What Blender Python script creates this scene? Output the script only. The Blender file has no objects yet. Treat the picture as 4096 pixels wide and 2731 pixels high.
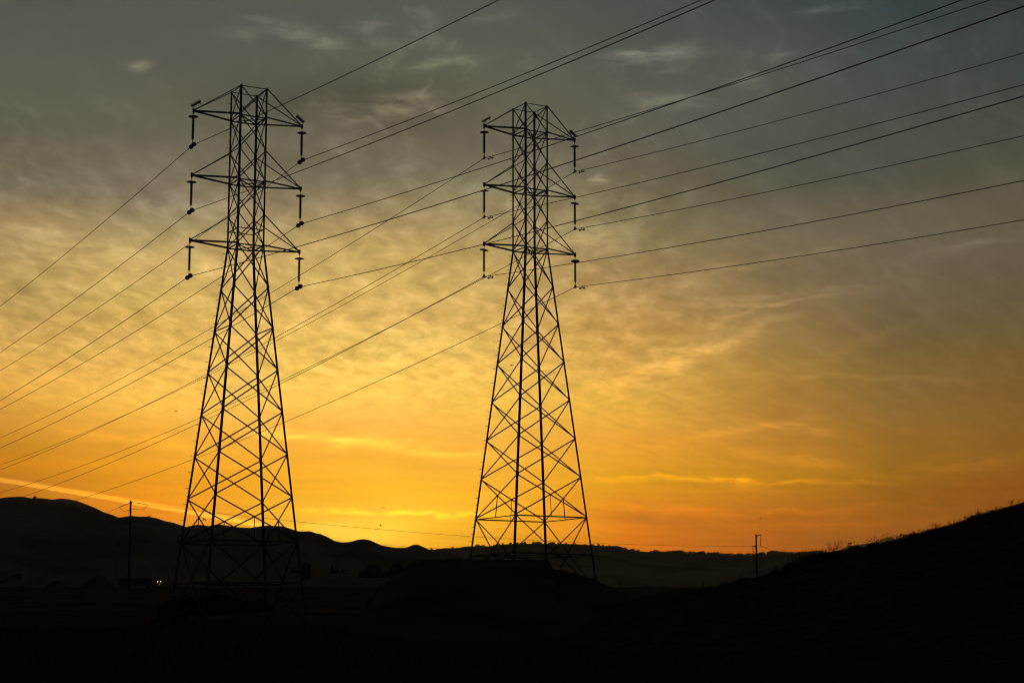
import bpy, bmesh, math, random
from mathutils import Vector, Matrix, noise
R = math.radians
random.seed(7)
C = bpy.context.scene.collection
scene = bpy.context.scene
# ------------------------------------------------------------------ camera
F, PITCH, CX, CY = 7300.3, 0.1610, 2048.0, 1365.5
cam_data = bpy.data.cameras.new('camera')
cam_data.sensor_width = 36.0
cam_data.lens = 36.0 * F / 4096.0
cam_data.clip_start = 0.3
cam_data.clip_end = 30000
cam = bpy.data.objects.new('camera', cam_data)
cam.rotation_euler = (math.pi / 2 + PITCH, 0, 0)
C.objects.link(cam)
scene.camera = cam
scene.view_settings.view_transform = 'Standard'
scene.view_settings.look = 'None'
scene.view_settings.gamma = 1
scene.view_settings.exposure = 0
scene.cycles.use_denoising = True
scene.cycles.denoiser = 'OPENIMAGEDENOISE'
scene.cycles.denoising_input_passes = 'RGB_ALBEDO_NORMAL'
scene.cycles.filter_width = 1.1
scene.cycles.max_bounces = 5
scene.cycles.volume_bounces = 0
scene.cycles.sample_clamp_indirect = 3

def ray(px, py):
    X = (px - CX) / F; V = (CY - py) / F
    c, s = math.cos(PITCH), math.sin(PITCH)
    return Vector((X, c - s * V, s + c * V))
def at(px, py, Y):                       # photo position -> point at ground distance Y
    r = ray(px, py)
    return r * (Y / r.y)
def azel(px, py):
    r = ray(px, py).normalized()
    return math.atan2(r.x, r.y), math.asin(r.z)

# ------------------------------------------------------------------ world: dusk sky
SUN_AZ, SUN_EL = azel(1390, 2250)
world = bpy.data.worlds.new('World')
scene.world = world
world.use_nodes = True
NT = world.node_tree
NT.nodes.clear()
def nd(t, **kw):
    n = NT.nodes.new(t)
    for k, v in kw.items(): setattr(n, k, v)
    return n
def sock(inp, v):
    if hasattr(v, 'is_output'): NT.links.new(v, inp)
    elif isinstance(v, (tuple, list)) and len(v) == 3 and inp.type == 'RGBA': inp.default_value = (*v, 1)
    else: inp.default_value = v
def M(op, a, b=None, c=None, clamp=False):
    n = nd('ShaderNodeMath', operation=op, use_clamp=clamp)
    sock(n.inputs[0], a)
    if b is not None: sock(n.inputs[1], b)
    if c is not None: sock(n.inputs[2], c)
    return n.outputs[0]
def ss(x, lo, hi, a=0.0, b=1.0):
    n = nd('ShaderNodeMapRange', interpolation_type='SMOOTHSTEP')
    for i, v in enumerate((x, lo, hi, a, b)): sock(n.inputs[i], v)
    return n.outputs[0]
def lin(x, lo, hi):
    n = nd('ShaderNodeMapRange')
    for i, v in enumerate((x, lo, hi, 0.0, 1.0)): sock(n.inputs[i], v)
    return n.outputs[0]
def mixc(f, a, b, mode='MIX'):
    n = nd('ShaderNodeMix', data_type='RGBA', blend_type=mode)
    n.clamp_factor = True
    sock(n.inputs[0], f); sock(n.inputs[6], a); sock(n.inputs[7], b)
    return n.outputs[2]
def scalec(f, c):
    n = nd('ShaderNodeVectorMath', operation='SCALE')
    sock(n.inputs[0], c); sock(n.inputs[3], f)
    return n.outputs[0]
def comb(x, y, z):
    n = nd('ShaderNodeCombineXYZ')
    for i, v in enumerate((x, y, z)): sock(n.inputs[i], v)
    return n.outputs[0]
def nz(vec, scale, detail=4, rough=.55, dist=0.0):
    n = nd('ShaderNodeTexNoise', noise_dimensions='3D')
    sock(n.inputs['Vector'], vec)
    n.inputs['Scale'].default_value = scale; n.inputs['Detail'].default_value = detail
    n.inputs['Roughness'].default_value = rough; n.inputs['Distortion'].default_value = dist
    return n.outputs[0]
def s2l(c):
    return tuple(((v / 255) / 12.92 if v / 255 <= .04045 else ((v / 255 + .055) / 1.055) ** 2.4) for v in c)

tc = nd('ShaderNodeTexCoord')
sep = nd('ShaderNodeSeparateXYZ'); NT.links.new(tc.outputs['Generated'], sep.inputs[0])
dx, dy, dz = sep.outputs
AZ = M('ARCTAN2', dx, dy)
EL = M('ARCSINE', M('MINIMUM', M('MAXIMUM', dz, -.9999), .9999))
tpos = M('SQRT', M('MAXIMUM', M('DIVIDE', EL, math.pi / 2), 0.0))
def ramp(cols):                          # cols: (elevation rad, sRGB)
    n = nd('ShaderNodeValToRGB'); n.color_ramp.interpolation = 'EASE'
    e = n.color_ramp.elements
    n.color_ramp.interpolation = 'LINEAR'
    cols = sorted(cols)
    for i, (el, c) in enumerate(cols):
        p = math.sqrt(max(el, 0) / (math.pi / 2))
        if i < 2: k = e[i]; k.position = p
        else: k = e.new(p)
        k.color = (*s2l(c), 1)
    NT.links.new(tpos, n.inputs[0])
    return n.outputs[0]
# glow of the sky sampled along vertical lines of the photograph, x in 2352-px units
COLS = {
 30: {0:(73,81,75),146:(82,88,78),293:(85,87,74),439:(115,108,86),512:(166,141,96),586:(160,135,84),659:(176,147,86),732:(200,162,91),806:(222,173,86),879:(235,175,75),952:(210,146,49),1025:(194,129,18.4),1062:(198,121,1),1120:(183,106,1),1250:(155,87,1)},
 356: {0:(75,84,79),154:(81,84,76),308:(93,94,81),461:(126,116,95),538:(169,150,102),615:(213,178,107),692:(205,171,91),769:(228,181,91),846:(234,181,84),923:(257,196,80),1000:(242,167,47),1076:(239,155,15.9),1130:(233,143,1),1176:(232,130,1),1260:(215,114,1)},
 896: {0:(74,84,78),161:(81,85,74),242:(51,57,50),322:(98,96,81),403:(102,102,82),483:(152,134,96),564:(194,163,98),645:(211,176,99),725:(225,181,98),806:(232,189,92),886:(263,213,94),967:(254,188,77),1047:(254,181,50),1128:(258,188,28),1192:(255,207,49),1233:(255,183,1),1300:(255,173,1)},
 1130: {0:(73,83,78),169:(86,89,78),338:(95,93,79),422:(126,122,96),507:(159,141,98),591:(176,150,91),676:(197,163,93),760:(218,176,90),845:(238,188,87),929:(248,194,76),1014:(246,178,60),1098:(249,175,40),1160:(254,180,24.3),1215:(240,168,13.9),1260:(238,161,11)},
 1441: {0:(65,76,74),169:(76,83,75),338:(90,90,79),422:(102,96,76),507:(118,110,78),591:(149,127,86),676:(176,141,86),760:(195,149,76),845:(218,165,76),929:(229,174,64),1014:(233,158,45),1098:(220,151,1.3),1183:(226,122,1),1267:(214,108,1)},
 1786: {0:(52,67,70),169:(76,82,78),338:(69,78,72),422:(75,80,69),507:(101,97,79),591:(115,102,75),676:(124,105,71),760:(147,118,69),845:(157,120,53),929:(174,123,51),1014:(182,121,34),1098:(188,122,1),1183:(171,91,1),1267:(167,78,1)},
 2044: {0:(42,61,66),169:(56,69,69),338:(66,75,70),422:(71,74,66),507:(94,91,73),591:(108,98,78),676:(108,95,72),760:(101,84,55),845:(119,94,48),929:(129,96,44),1014:(141,96,26),1098:(133,85,1),1183:(143,76,1),1267:(136,67,1)},
 2315: {0:(42,56,59),148:(50,64,63),296:(58,69,62),370:(69,73,61),444:(85,83,68),518:(88,86,68),592:(95,87,69),666:(93,83,61),740:(97,83,54),814:(106,85,41),888:(114,82,36),962:(123,86,32),1036:(126,82,17),1110:(133,70,1),1250:(127,61,1)},
}
K = 4096 / 2352
outs = []
for x, col in COLS.items():
    L = [(azel(x * K, y * K)[1], c) for y, c in col.items()]
    elb = L[-1][0]
    top = L[0][1]
    L += [(R(23), tuple(v * .88 for v in top)), (R(30), tuple(v * .55 for v in top)), (R(45), (20, 24, 27)), (R(90), (9, 11, 14))]
    if elb > R(1.5): L.append((0.0, tuple(v * .8 for v in col[max(col)])))
    outs.append((azel(x * K, 1568)[0], ramp(L)))
cur = outs[0][1]
for (a0, _), (a1, o1) in zip(outs[:-1], outs[1:]):
    cur = mixc(lin(AZ, a0, a1), cur, o1)
back = ramp([(0, (24, 23, 26)), (R(12), (21, 23, 28)), (R(90), (14, 17, 22))])
absaz = M('ABSOLUTE', AZ)
base = mixc(ss(absaz, R(17), R(85)), cur, back)

# ---- clouds: noise on a flat cloud layer high above, so it foreshortens to the horizon
inv = M('DIVIDE', 1.0, M('ADD', M('MAXIMUM', dz, 0.0), .07))
PX, PY = M('MULTIPLY', dx, inv), M('MULTIPLY', dy, inv)
w1 = nz(comb(PX, PY, 0.0), 6.0, 3)
PXw = M('ADD', PX, M('MULTIPLY', M('SUBTRACT', w1, .5), .10))
# fine mottling
mA = nz(comb(M('MULTIPLY', PXw, 1.0), M('MULTIPLY', PY, .38), 1.0), 20.0, 5, .54)
# soft banks
mB = nz(comb(M('MULTIPLY', PX, .8), M('MULTIPLY', PY, .7), 4.0), 4.2, 5, .55)
# streaks lying along one wind direction
cw, sw = math.cos(R(62)), math.sin(R(62))
S1 = M('ADD', M('MULTIPLY', PXw, cw), M('MULTIPLY', PY, sw))
S2 = M('SUBTRACT', M('MULTIPLY', PY, cw), M('MULTIPLY', PXw, sw))
mC = nz(comb(M('MULTIPLY', S1, 1.3), M('MULTIPLY', S2, 5.5), 9.0), 3.6, 6, .6, .3)
U = M('MULTIPLY', AZ, F / K)             # degrees-like sky coordinates (1 unit = 1/4192 rad)
V = M('MULTIPLY', EL, F / K)
def hb(px, py):
    a, e = azel(px * K, py * K); return a * F / K, e * F / K
def blob(px, py, rx, ry, ang=0):         # soft elliptical region of the sky
    u0, v0 = hb(px, py)
    c, s = math.cos(R(ang)), math.sin(R(ang))
    du, dv = M('SUBTRACT', U, u0), M('SUBTRACT', V, v0)
    a = M('MULTIPLY', M('ADD', M('MULTIPLY', du, c), M('MULTIPLY', dv, s)), 1.0 / rx)
    b = M('MULTIPLY', M('SUBTRACT', M('MULTIPLY', dv, c), M('MULTIPLY', du, s)), 1.0 / ry)
    d2 = M('ADD', M('MULTIPLY', a, a), M('MULTIPLY', b, b))
    return M('EXPONENT', M('MULTIPLY', d2, -1.0))
# warped sky coordinates for hand placed wisps
wn = nd('ShaderNodeTexNoise'); sock(wn.inputs['Vector'], comb(M('MULTIPLY', U, .006), M('MULTIPLY', V, .014), 2.0))
wn.inputs['Scale'].default_value = 1.6; wn.inputs['Detail'].default_value = 4
wsep = nd('ShaderNodeSeparateXYZ'); NT.links.new(wn.outputs['Color'], wsep.inputs[0])
U0, V0 = U, V
U = M('ADD', U0, M('MULTIPLY', M('SUBTRACT', wsep.outputs[0], .5), 110.0))
V = M('ADD', V0, M('MULTIPLY', M('SUBTRACT', wsep.outputs[1], .5), 46.0))
fib = nz(comb(M('MULTIPLY', U0, .010), M('MULTIPLY', V0, .045), 5.0), 1.0, 6, .65, .4)
fibm = ss(fib, .32, .64)
# (x, y, rx, ry, angle, gain) in 2352-px photo units
WISPS = [
 (880,262,110,14,4,.30),(960,225,60,10,8,.22),(770,250,40,14,10,.20),(620,60,70,10,-18,.20),(840,60,60,14,10,.16),(1130,40,60,10,15,.12),(1720,185,60,10,4,.16),(60,530,120,12,0,.16),(150,560,120,10,2,.14),
 (900,245,95,26,6,.55),(1500,128,95,16,5,.62),(1010,148,80,14,6,.40),(730,90,60,20,-20,.42),(560,80,60,16,0,.22),(320,152,26,12,0,.42),
 (560,280,60,10,-10,.22),(1540,232,90,13,0,.30),(1390,415,22,9,0,.62),(1370,548,95,22,2,.38),(1330,480,50,28,30,.25),
 (1800,672,170,6,3,.30),(1760,692,150,8,4,.50),(1700,725,110,8,22,.34),(1650,790,200,14,20,.34),(1560,830,160,18,18,.24),(1900,20,90,9,5,.34),(1800,125,60,8,5,.20),(500,470,40,20,20,.15),
 (1940,868,260,8,-2,.16),(1720,985,140,10,8,.22),(1840,985,100,10,-10,.30),(1560,1098,170,8,-1,.26),(1830,1106,300,7,-2,.36),(1700,1110,50,14,0,.34),(1870,1062,160,14,-10,.24),(2200,1070,170,22,6,.26),
 (2230,565,120,9,8,.20),(1750,600,200,10,10,.18),(2000,780,200,14,18,.14),(1200,620,120,40,20,.12),(1550,660,120,10,14,.16),
 (860,1014,230,13,-5,.24),(760,1006,120,16,-3,.14),(1010,1042,190,11,-4,.20),(680,1000,130,10,-3,.22),(330,1010,190,12,-8,.20),(860,1178,190,7,-1,.45),(1060,1184,120,5,-2,.24),
 (720,1208,60,3,2,.30),(960,810,110,18,20,.16),(620,760,160,40,10,.14),(120,600,170,50,0,.14),(330,850,160,40,10,.12),
 (1900,1172,200,8,2,.16),(2050,1165,90,5,-3,.25),(1640,1170,240,7,-3,.22),(1950,1205,220,6,0,.18),
]
acc = None
for x, y, rx, ry, a, g in WISPS:
    b = M('MULTIPLY', blob(x, y, rx, ry, a), g * (2.1 if y < 620 else 1.6))
    acc = b if acc is None else M('ADD', acc, b)
wisp = M('MULTIPLY', acc, M('ADD', M('MULTIPLY', fibm, .85), .15))
# darker smoky patches
DARKS = [(230,780,260,60,0,.10),(1500,1195,120,20,-8,.22),(2150,650,300,120,0,.08),(300,1010,60,30,0,.10),(650,660,120,30,0,.10),(1420,620,90,12,4,.14),(1750,930,200,50,0,.10),(1950,600,200,40,0,.07)]
dac = None
for x, y, rx, ry, a, g in DARKS:
    b = M('MULTIPLY', blob(x, y, rx, ry, a), g)
    dac = b if dac is None else M('ADD', dac, b)
# where the mottled sheet lives: strong centre-left, fading up, right and towards the horizon
sheet = M('MULTIPLY', ss(V0, 4000 * 0 + hb(1000, 1050)[1], hb(1000, 780)[1]), ss(V0, hb(1000, 240)[1], hb(1000, 520)[1]))
sheet = M('MULTIPLY', sheet, ss(U0, hb(1900, 700)[0], hb(1350, 700)[0]))
upper = ss(V0, hb(1000, 560)[1], hb(1000, 300)[1])
tA = M('SUBTRACT', mA, .5); tB = M('SUBTRACT', mB, .5); tC = M('SUBTRACT', mC, .5)
g = M('MULTIPLY', tA, M('ADD', M('MULTIPLY', sheet, 1.15), .06))
g = M('ADD', g, M('MULTIPLY', tB, M('ADD', M('MULTIPLY', sheet, .20), .06)))
g = M('ADD', g, M('MULTIPLY', tC, M('ADD', M('MULTIPLY', sheet, .14), M('ADD', M('MULTIPLY', ss(U0, hb(1200, 700)[0], hb(1500, 700)[0]), .26), .12))))
frag = M('MULTIPLY', M('MULTIPLY', ss(mA, .50, .74), ss(mB, .46, .66)), M('MULTIPLY', upper, ss(U0, hb(350, 300)[0], hb(800, 300)[0], .12, .55)))
# low layer streaks, nearly level
low = nz(comb(M('MULTIPLY', U0, .0016), M('MULTIPLY', V0, .030), 11.0), 1.0, 5, .6, .25)
lowm = M('MULTIPLY', M('SUBTRACT', low, .5), ss(V0, hb(1000, 900)[1], hb(1000, 1150)[1], 0.0, .48))
# contrail: a thin straight band
(cu0, cv0), (cu1, cv1) = hb(0, 1101), hb(600, 1206)
cl = math.hypot(cu1 - cu0, cv1 - cv0); nx_, ny_ = -(cv1 - cv0) / cl, (cu1 - cu0) / cl
edge = nz(comb(M('MULTIPLY', U0, .05), M('MULTIPLY', V0, .05), 0.0), 1.0, 4, .6)
tu = M('ADD', M('MULTIPLY', M('SUBTRACT', U0, cu0), (cu1 - cu0) / cl), M('MULTIPLY', M('SUBTRACT', V0, cv0), (cv1 - cv0) / cl))
bow = M('MULTIPLY', M('MULTIPLY', M('SUBTRACT', tu, 300.0), M('SUBTRACT', tu, 300.0)), 3.2e-5)
dn = M('ADD', M('ADD', M('MULTIPLY', M('SUBTRACT', U0, cu0), nx_), M('MULTIPLY', M('SUBTRACT', V0, cv0), ny_)), M('MULTIPLY', M('SUBTRACT', edge, .5), 5.0))
dn = M('ADD', dn, M('SUBTRACT', bow, 2.2))
up_e = ss(dn, 9.0, 2.0); lo_e = ss(dn, -6.5, -3.0)
trail = M('MULTIPLY', M('MULTIPLY', M('MULTIPLY', up_e, lo_e), ss(tu, 640.0, 560.0)), M('ADD', M('MULTIPLY', edge, .4), .45))
gain = M('ADD', M('ADD', 1.0, g), M('ADD', wisp, M('ADD', frag, lowm)))
gain = M('SUBTRACT', gain, dac)
gain = M('ADD', gain, M('MULTIPLY', trail, .85))
gain = M('MAXIMUM', gain, .3)
# clouds are a little pinker than the clear air in the upper, cool part
lit = scalec(gain, base)
warm = M('MULTIPLY', M('ADD', M('ADD', wisp, frag), 0.0), M('MULTIPLY', upper, .8))
lit = mixc(1.0, lit, scalec(warm, (.062, .034, .013)), 'ADD')
puff = M('MULTIPLY', M('MAXIMUM', g, 0.0), ss(V0, hb(1000, 1150)[1], hb(1000, 800)[1]))
lit = mixc(1.0, lit, scalec(puff, (.10, .095, .085)), 'ADD')
lit = mixc(1.0, lit, scalec(trail, (.16, .15, .03)), 'ADD')
# hot core of the glow above the hidden sun
su, sv = hb(820, 1235)
core = blob(800, 1228, 150, 26)
lit = mixc(1.0, lit, scalec(core, (.24, .24, .05)), 'ADD')
sky = nd('ShaderNodeTexSky', sky_type='NISHITA', sun_disc=False)
sky.sun_elevation = SUN_EL; sky.sun_rotation = SUN_AZ; sky.dust_density = 2.0; sky.altitude = 50
nsk = scalec(.0012, sky.outputs[0])
below = ss(EL, R(-1.5), 0.0)
tot = mixc(1.0, scalec(below, lit), nsk, 'ADD')
bg = nd('ShaderNodeBackground'); sock(bg.inputs[0], tot); bg.inputs[1].default_value = 1.0
wo = nd('ShaderNodeOutputWorld'); NT.links.new(bg.outputs[0], wo.inputs[0])
world.cycles.sampling_method = 'MANUAL'
world.cycles.sample_map_resolution = 1024

# ------------------------------------------------------------------ sun, just behind the ridge
sl = bpy.data.lights.new('sun', 'SUN'); sl.energy = 2.0; sl.angle = R(.5); sl.color = (1, .62, .28)
sun = bpy.data.objects.new('sun', sl); C.objects.link(sun)
sd = Vector((math.sin(SUN_AZ) * math.cos(SUN_EL), math.cos(SUN_AZ) * math.cos(SUN_EL), math.sin(SUN_EL)))
sun.rotation_euler = sd.to_track_quat('Z', 'Y').to_euler()
sun.location = (0, 0, 80)

# ------------------------------------------------------------------ helpers
def tag(o, label=None, cat=None, group=None, kind=None):
    for k, v in (('label', label), ('category', cat), ('group', group), ('kind', kind)):
        if v: o[k] = v
    return o
def empty(name, loc, label, cat, group=None, rz=0):
    o = bpy.data.objects.new(name, None); C.objects.link(o)
    o.location = loc; o.rotation_euler = (0, 0, rz); o.empty_display_size = .5
    return tag(o, label, cat, group)
class MB:
    def __init__(s): s.v = []; s.f = []
    def add(s, vs, fs):
        n = len(s.v); s.v += [tuple(v) for v in vs]; s.f += [tuple(i + n for i in f) for f in fs]
        return s
    def box(s, c, e, ax=None):
        c = Vector(c); A = ax or (Vector((1, 0, 0)), Vector((0, 1, 0)), Vector((0, 0, 1)))
        vs = [c + A[0] * (e[0] * i) + A[1] * (e[1] * j) + A[2] * (e[2] * k) for i in (-.5, .5) for j in (-.5, .5) for k in (-.5, .5)]
        return s.add(vs, [(0, 1, 3, 2), (4, 6, 7, 5), (0, 4, 5, 1), (2, 3, 7, 6), (0, 2, 6, 4), (1, 5, 7, 3)])
    def prism(s, p, q, prof):            # prof: list of offset vectors, swept p -> q
        n = len(prof); p = Vector(p); q = Vector(q)
        vs = [p + o for o in prof] + [q + o for o in prof]
        fs = [(i, (i + 1) % n, n + (i + 1) % n, n + i) for i in range(n)] + [tuple(range(n))[::-1], tuple(range(n, 2 * n))]
        return s.add(vs, fs)
    def angle(s, p, q, a, b, w, t=.012): # steel L section: flanges along a and b
        a = Vector(a).normalized(); b = Vector(b).normalized()
        return s.prism(p, q, [a * 0, a * w, a * w + b * t, a * t + b * t, a * t + b * w, b * w])
    def tube(s, pts, rad, n=6, cap=True):
        pts = [Vector(p) for p in pts]; rings = []
        rr = rad if isinstance(rad, (list, tuple)) else [rad] * len(pts)
        vs = []
        for i, p in enumerate(pts):
            d = (pts[min(i + 1, len(pts) - 1)] - pts[max(i - 1, 0)]).normalized()
            u = d.cross(Vector((0, 0, 1)) if abs(d.z) < .95 else Vector((1, 0, 0))).normalized(); w = d.cross(u)
            vs += [p + (u * math.cos(2 * math.pi * k / n) + w * math.sin(2 * math.pi * k / n)) * rr[i] for k in range(n)]
        fs = [(i * n + k, i * n + (k + 1) % n, (i + 1) * n + (k + 1) % n, (i + 1) * n + k) for i in range(len(pts) - 1) for k in range(n)]
        if cap: fs += [tuple(range(n))[::-1], tuple(range((len(pts) - 1) * n, len(pts) * n))]
        return s.add(vs, fs)
    def lathe(s, prof, n=12, c=(0, 0, 0)): # prof (r, z)
        vs = [Vector(c) + Vector((r * math.cos(2 * math.pi * k / n), r * math.sin(2 * math.pi * k / n), z)) for r, z in prof for k in range(n)]
        m = len(prof)
        fs = [(i * n + k, i * n + (k + 1) % n, (i + 1) * n + (k + 1) % n, (i + 1) * n + k) for i in range(m - 1) for k in range(n)]
        fs += [tuple(range(n))[::-1], tuple(range((m - 1) * n, m * n))]
        return s.add(vs, fs)
    def mesh(s, name, mat, smooth=False):
        me = bpy.data.meshes.new(name); me.from_pydata(s.v, [], s.f); me.materials.append(mat)
        bm = bmesh.new(); bm.from_mesh(me); bmesh.ops.recalc_face_normals(bm, faces=bm.faces); bm.to_mesh(me); bm.free()
        if smooth:
            for p in me.polygons: p.use_smooth = True
        return me
    def build(s, name, mat, parent=None, smooth=False, loc=None):
        o = bpy.data.objects.new(name, s.mesh(name, mat, smooth)); C.objects.link(o)
        if parent: o.parent = parent
        if loc is not None: o.location = loc
        return o
def inst(name, me, parent=None, loc=(0, 0, 0), rot=(0, 0, 0), sc=(1, 1, 1)):
    o = bpy.data.objects.new(name, me); C.objects.link(o); o.parent = parent
    o.location = loc; o.rotation_euler = rot; o.scale = sc
    return o
def children(o): return [c for c in bpy.data.objects if c.parent == o]

def mat(name, col, rough=.7, metal=0.0, var=.25, scale=6.0, bump=0.0, col2=None):
    m = bpy.data.materials.new(name); m.use_nodes = True
    t = m.node_tree; b = t.nodes['Principled BSDF']
    b.inputs['Roughness'].default_value = rough; b.inputs['Specular IOR Level'].default_value = .5 if 'glass' in name else 0.0; b.inputs['Metallic'].default_value = metal
    n = t.nodes.new('ShaderNodeTexNoise'); n.inputs['Scale'].default_value = scale; n.inputs['Detail'].default_value = 6
    co = t.nodes.new('ShaderNodeTexCoord'); t.links.new(co.outputs['Object'], n.inputs['Vector'])
    r = t.nodes.new('ShaderNodeValToRGB')
    c2 = col2 or tuple(v * (1 + var) for v in col)
    r.color_ramp.elements[0].position = .35; r.color_ramp.elements[1].position = .65
    r.color_ramp.elements[0].color = (*[v * (1 - var) for v in col], 1); r.color_ramp.elements[1].color = (*c2, 1)
    t.links.new(n.outputs[0], r.inputs[0]); t.links.new(r.outputs[0], b.inputs['Base Color'])
    if bump:
        bp = t.nodes.new('ShaderNodeBump'); bp.inputs['Strength'].default_value = bump
        t.links.new(n.outputs[0], bp.inputs['Height']); t.links.new(bp.outputs[0], b.inputs['Normal'])
    return m
STEEL = mat('weathered_galvanised_steel', (.14, .125, .115), .75, .0, .25, 3.0)
CABLE = mat('weathered_aluminium_cable', (.12, .115, .11), .7, .0, .15, 9.0)
GLAZE = mat('brown_glazed_porcelain', (.07, .035, .022), .35, 0, .2, 8.0)
GREYP = mat('grey_polymer', (.12, .12, .12), .6, 0, .2, 8.0)
WOOD = mat('weathered_pole_wood', (.10, .075, .055), .9, 0, .3, 5.0, .3)
DIRT = mat('dry_brown_dirt', (.12, .08, .054), 1, 0, .35, .15, .4, (.18, .12, .08))
HILL = mat('dry_grass_hillside', (.21, .19, .155), 1, 0, .3, .012, .3, (.30, .265, .21))
RIDGE = mat('far_wooded_hillside', (.24, .26, .20), 1, 0, .35, .008, .3, (.36, .35, .27))
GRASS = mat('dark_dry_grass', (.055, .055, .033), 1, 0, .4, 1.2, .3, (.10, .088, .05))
LEAF = mat('dark_oak_leaves', (.045, .055, .025), .9, 0, .35, 1.0)
WEED = mat('dry_weed_stalks', (.06, .045, .025), 1, 0, .3, 6.0)
PAINT = mat('dusty_machine_paint', (.17, .15, .12), .6, 0, .3, 1.5)
RUBBER = mat('worn_tyre_rubber', (.02, .02, .02), .8, 0, .2, 6.0)
CONC = mat('rough_concrete', (.28, .27, .25), .9, 0, .2, 3.0, .2)
BIRD = mat('dark_feathers', (.03, .028, .026), .8, 0, .2, 8.0)
GLASS = mat('dark_cab_glass', (.02, .022, .025), .1, 0, .1, 3.0)
def lamp_mat(name, col, s):
    m = bpy.data.materials.new(name); m.use_nodes = True; b = m.node_tree.nodes['Principled BSDF']
    b.inputs['Base Color'].default_value = (.8, .8, .75, 1)
    b.inputs['Emission Color'].default_value = (*col, 1); b.inputs['Emission Strength'].default_value = s
    return m
LAMP = lamp_mat('lit_headlamp_glass', (1, .78, .46), 2)
AMBER = lamp_mat('lit_amber_marker', (1, .35, .08), 1.5)
RED = lamp_mat('lit_red_beacon', (1, .04, .02), 2)

# field surface: dark grass cover in front, bare brown earth further out
GROUND = mat('field_of_grass_and_earth', (.12, .08, .054), 1, 0, .35, .15, .4, (.18, .12, .08))
def _cover():
    t = GROUND.node_tree; b = t.nodes['Principled BSDF']
    old = b.inputs['Base Color'].links[0].from_socket
    co = t.nodes.new('ShaderNodeTexCoord'); sp = t.nodes.new('ShaderNodeSeparateXYZ'); t.links.new(co.outputs['Object'], sp.inputs[0])
    n = t.nodes.new('ShaderNodeTexNoise'); n.inputs['Scale'].default_value = .06; n.inputs['Detail'].default_value = 5
    t.links.new(co.outputs['Object'], n.inputs['Vector'])
    a = t.nodes.new('ShaderNodeMath'); a.operation = 'MULTIPLY_ADD'; t.links.new(n.outputs[0], a.inputs[0]); a.inputs[1].default_value = 140; t.links.new(sp.outputs[1], a.inputs[2])
    r = t.nodes.new('ShaderNodeMapRange'); r.interpolation_type = 'SMOOTHSTEP'; t.links.new(a.outputs[0], r.inputs[0]); r.inputs[1].default_value = 130; r.inputs[2].default_value = 330
    m = t.nodes.new('ShaderNodeMix'); m.data_type = 'RGBA'; t.links.new(r.outputs[0], m.inputs[0]); m.inputs[6].default_value = (.06, .058, .035, 1); t.links.new(old, m.inputs[7])
    t.links.new(m.outputs[2], b.inputs['Base Color'])
_cover()
# ------------------------------------------------------------------ ground and hills
def interp(pts, x):
    if x <= pts[0][0]: return pts[0][1]
    for (a, b), (c, d) in zip(pts, pts[1:]):
        if x <= c: return b + (d - b) * (x - a) / (c - a)
    return pts[-1][1]
def smooth(t): t = max(0., min(1., t)); return t * t * (3 - 2 * t)
GZ = [(-300, -1.7), (10, -1.7), (60, -1.2), (100, -.3), (146, .9), (200, 3.6), (330, 8.7), (500, 13.6), (705, 19.25), (800, 19.0), (1100, 8), (9000, 5)]
def ground_z(x, y):
    z = interp(GZ, y)
    z += .18 * noise.noise(Vector((x * .05, y * .05, 0))) * min(1, abs(y) / 60)
    return z
def grid_mesh(name, xs_f, ys, zf, m, label=None, **kw):
    mb = MB(); nx = None
    for y in ys:
        xs = xs_f(y); nx = len(xs)
        mb.v += [(x, y, zf(x, y)) for x in xs]
    mb.f = [(j * nx + i, j * nx + i + 1, (j + 1) * nx + i + 1, (j + 1) * nx + i) for j in range(len(ys) - 1) for i in range(nx - 1)]
    return mb.build(name, m, None, True)
ys = [-150, -60, -20, 0, 10, 20, 30, 40, 50] + [60 + 8 * i for i in range(20)] + [220 + 20 * i for i in range(30)] + [850, 950, 1100, 1500, 2200, 3200, 4600, 6500]
o = grid_mesh('ground', lambda y: [(-1 + 2 * i / 90) * (220 + max(0, y) * .75) for i in range(91)], ys, ground_z, GROUND)
o['kind'] = 'structure'

def ridge(name, prof, D, front, backd, m, rough, base_z, ext):
    # prof: skyline in photo pixels; a real hill with a long front slope and a back slope
    P = [((px - CX) / F, at(px, py, D).z) for px, py in prof]
    def zr(u):
        return interp(P, u)
    u0, u1 = ext
    n = 520
    us = [u0 + (u1 - u0) * i / n for i in range(n + 1)]
    ts = [-1, -.92, -.84, -.75, -.66, -.57, -.48, -.4, -.32, -.25, -.19, -.14, -.1, -.065, -.035, -.015, 0, .02, .06, .12, .25, .45, .7, 1]
    mb = MB()
    for t in ts:
        y = D + (t * front if t < 0 else t * backd)
        for u in us:
            top = zr(u)
            if t <= 0:
                h = (1 + t) ** 1.25 if t < -.15 else None
                if h is None: h = 1 - (1 - (.85) ** 1.25) * ((-t) / .15) ** 1.5
            else: h = 1 - smooth(t)
            x = u * (D + (y - D) * .35)
            nn = noise.fractal(Vector((x * .004, y * .004, D * .01)), 1.0, 2.0, 5) * rough * min(1, max(0, -t) * 3)
            zz = base_z + (top - base_z) * h + nn * (1 if t < 0 else 0)
            if t < -.03:  # spurs and gullies never rise over the skyline
                zz = min(zz, top * y / D * .985 if top > 0 else zz)
            mb.v.append((x if t else u * D, y, zz))
    w = n + 1
    mb.f = [(j * w + i, j * w + i + 1, (j + 1) * w + i + 1, (j + 1) * w + i) for j in range(len(ts) - 1) for i in range(n)]
    o = mb.build(name, m, None, True)
    o['kind'] = 'structure'
    return o
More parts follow.
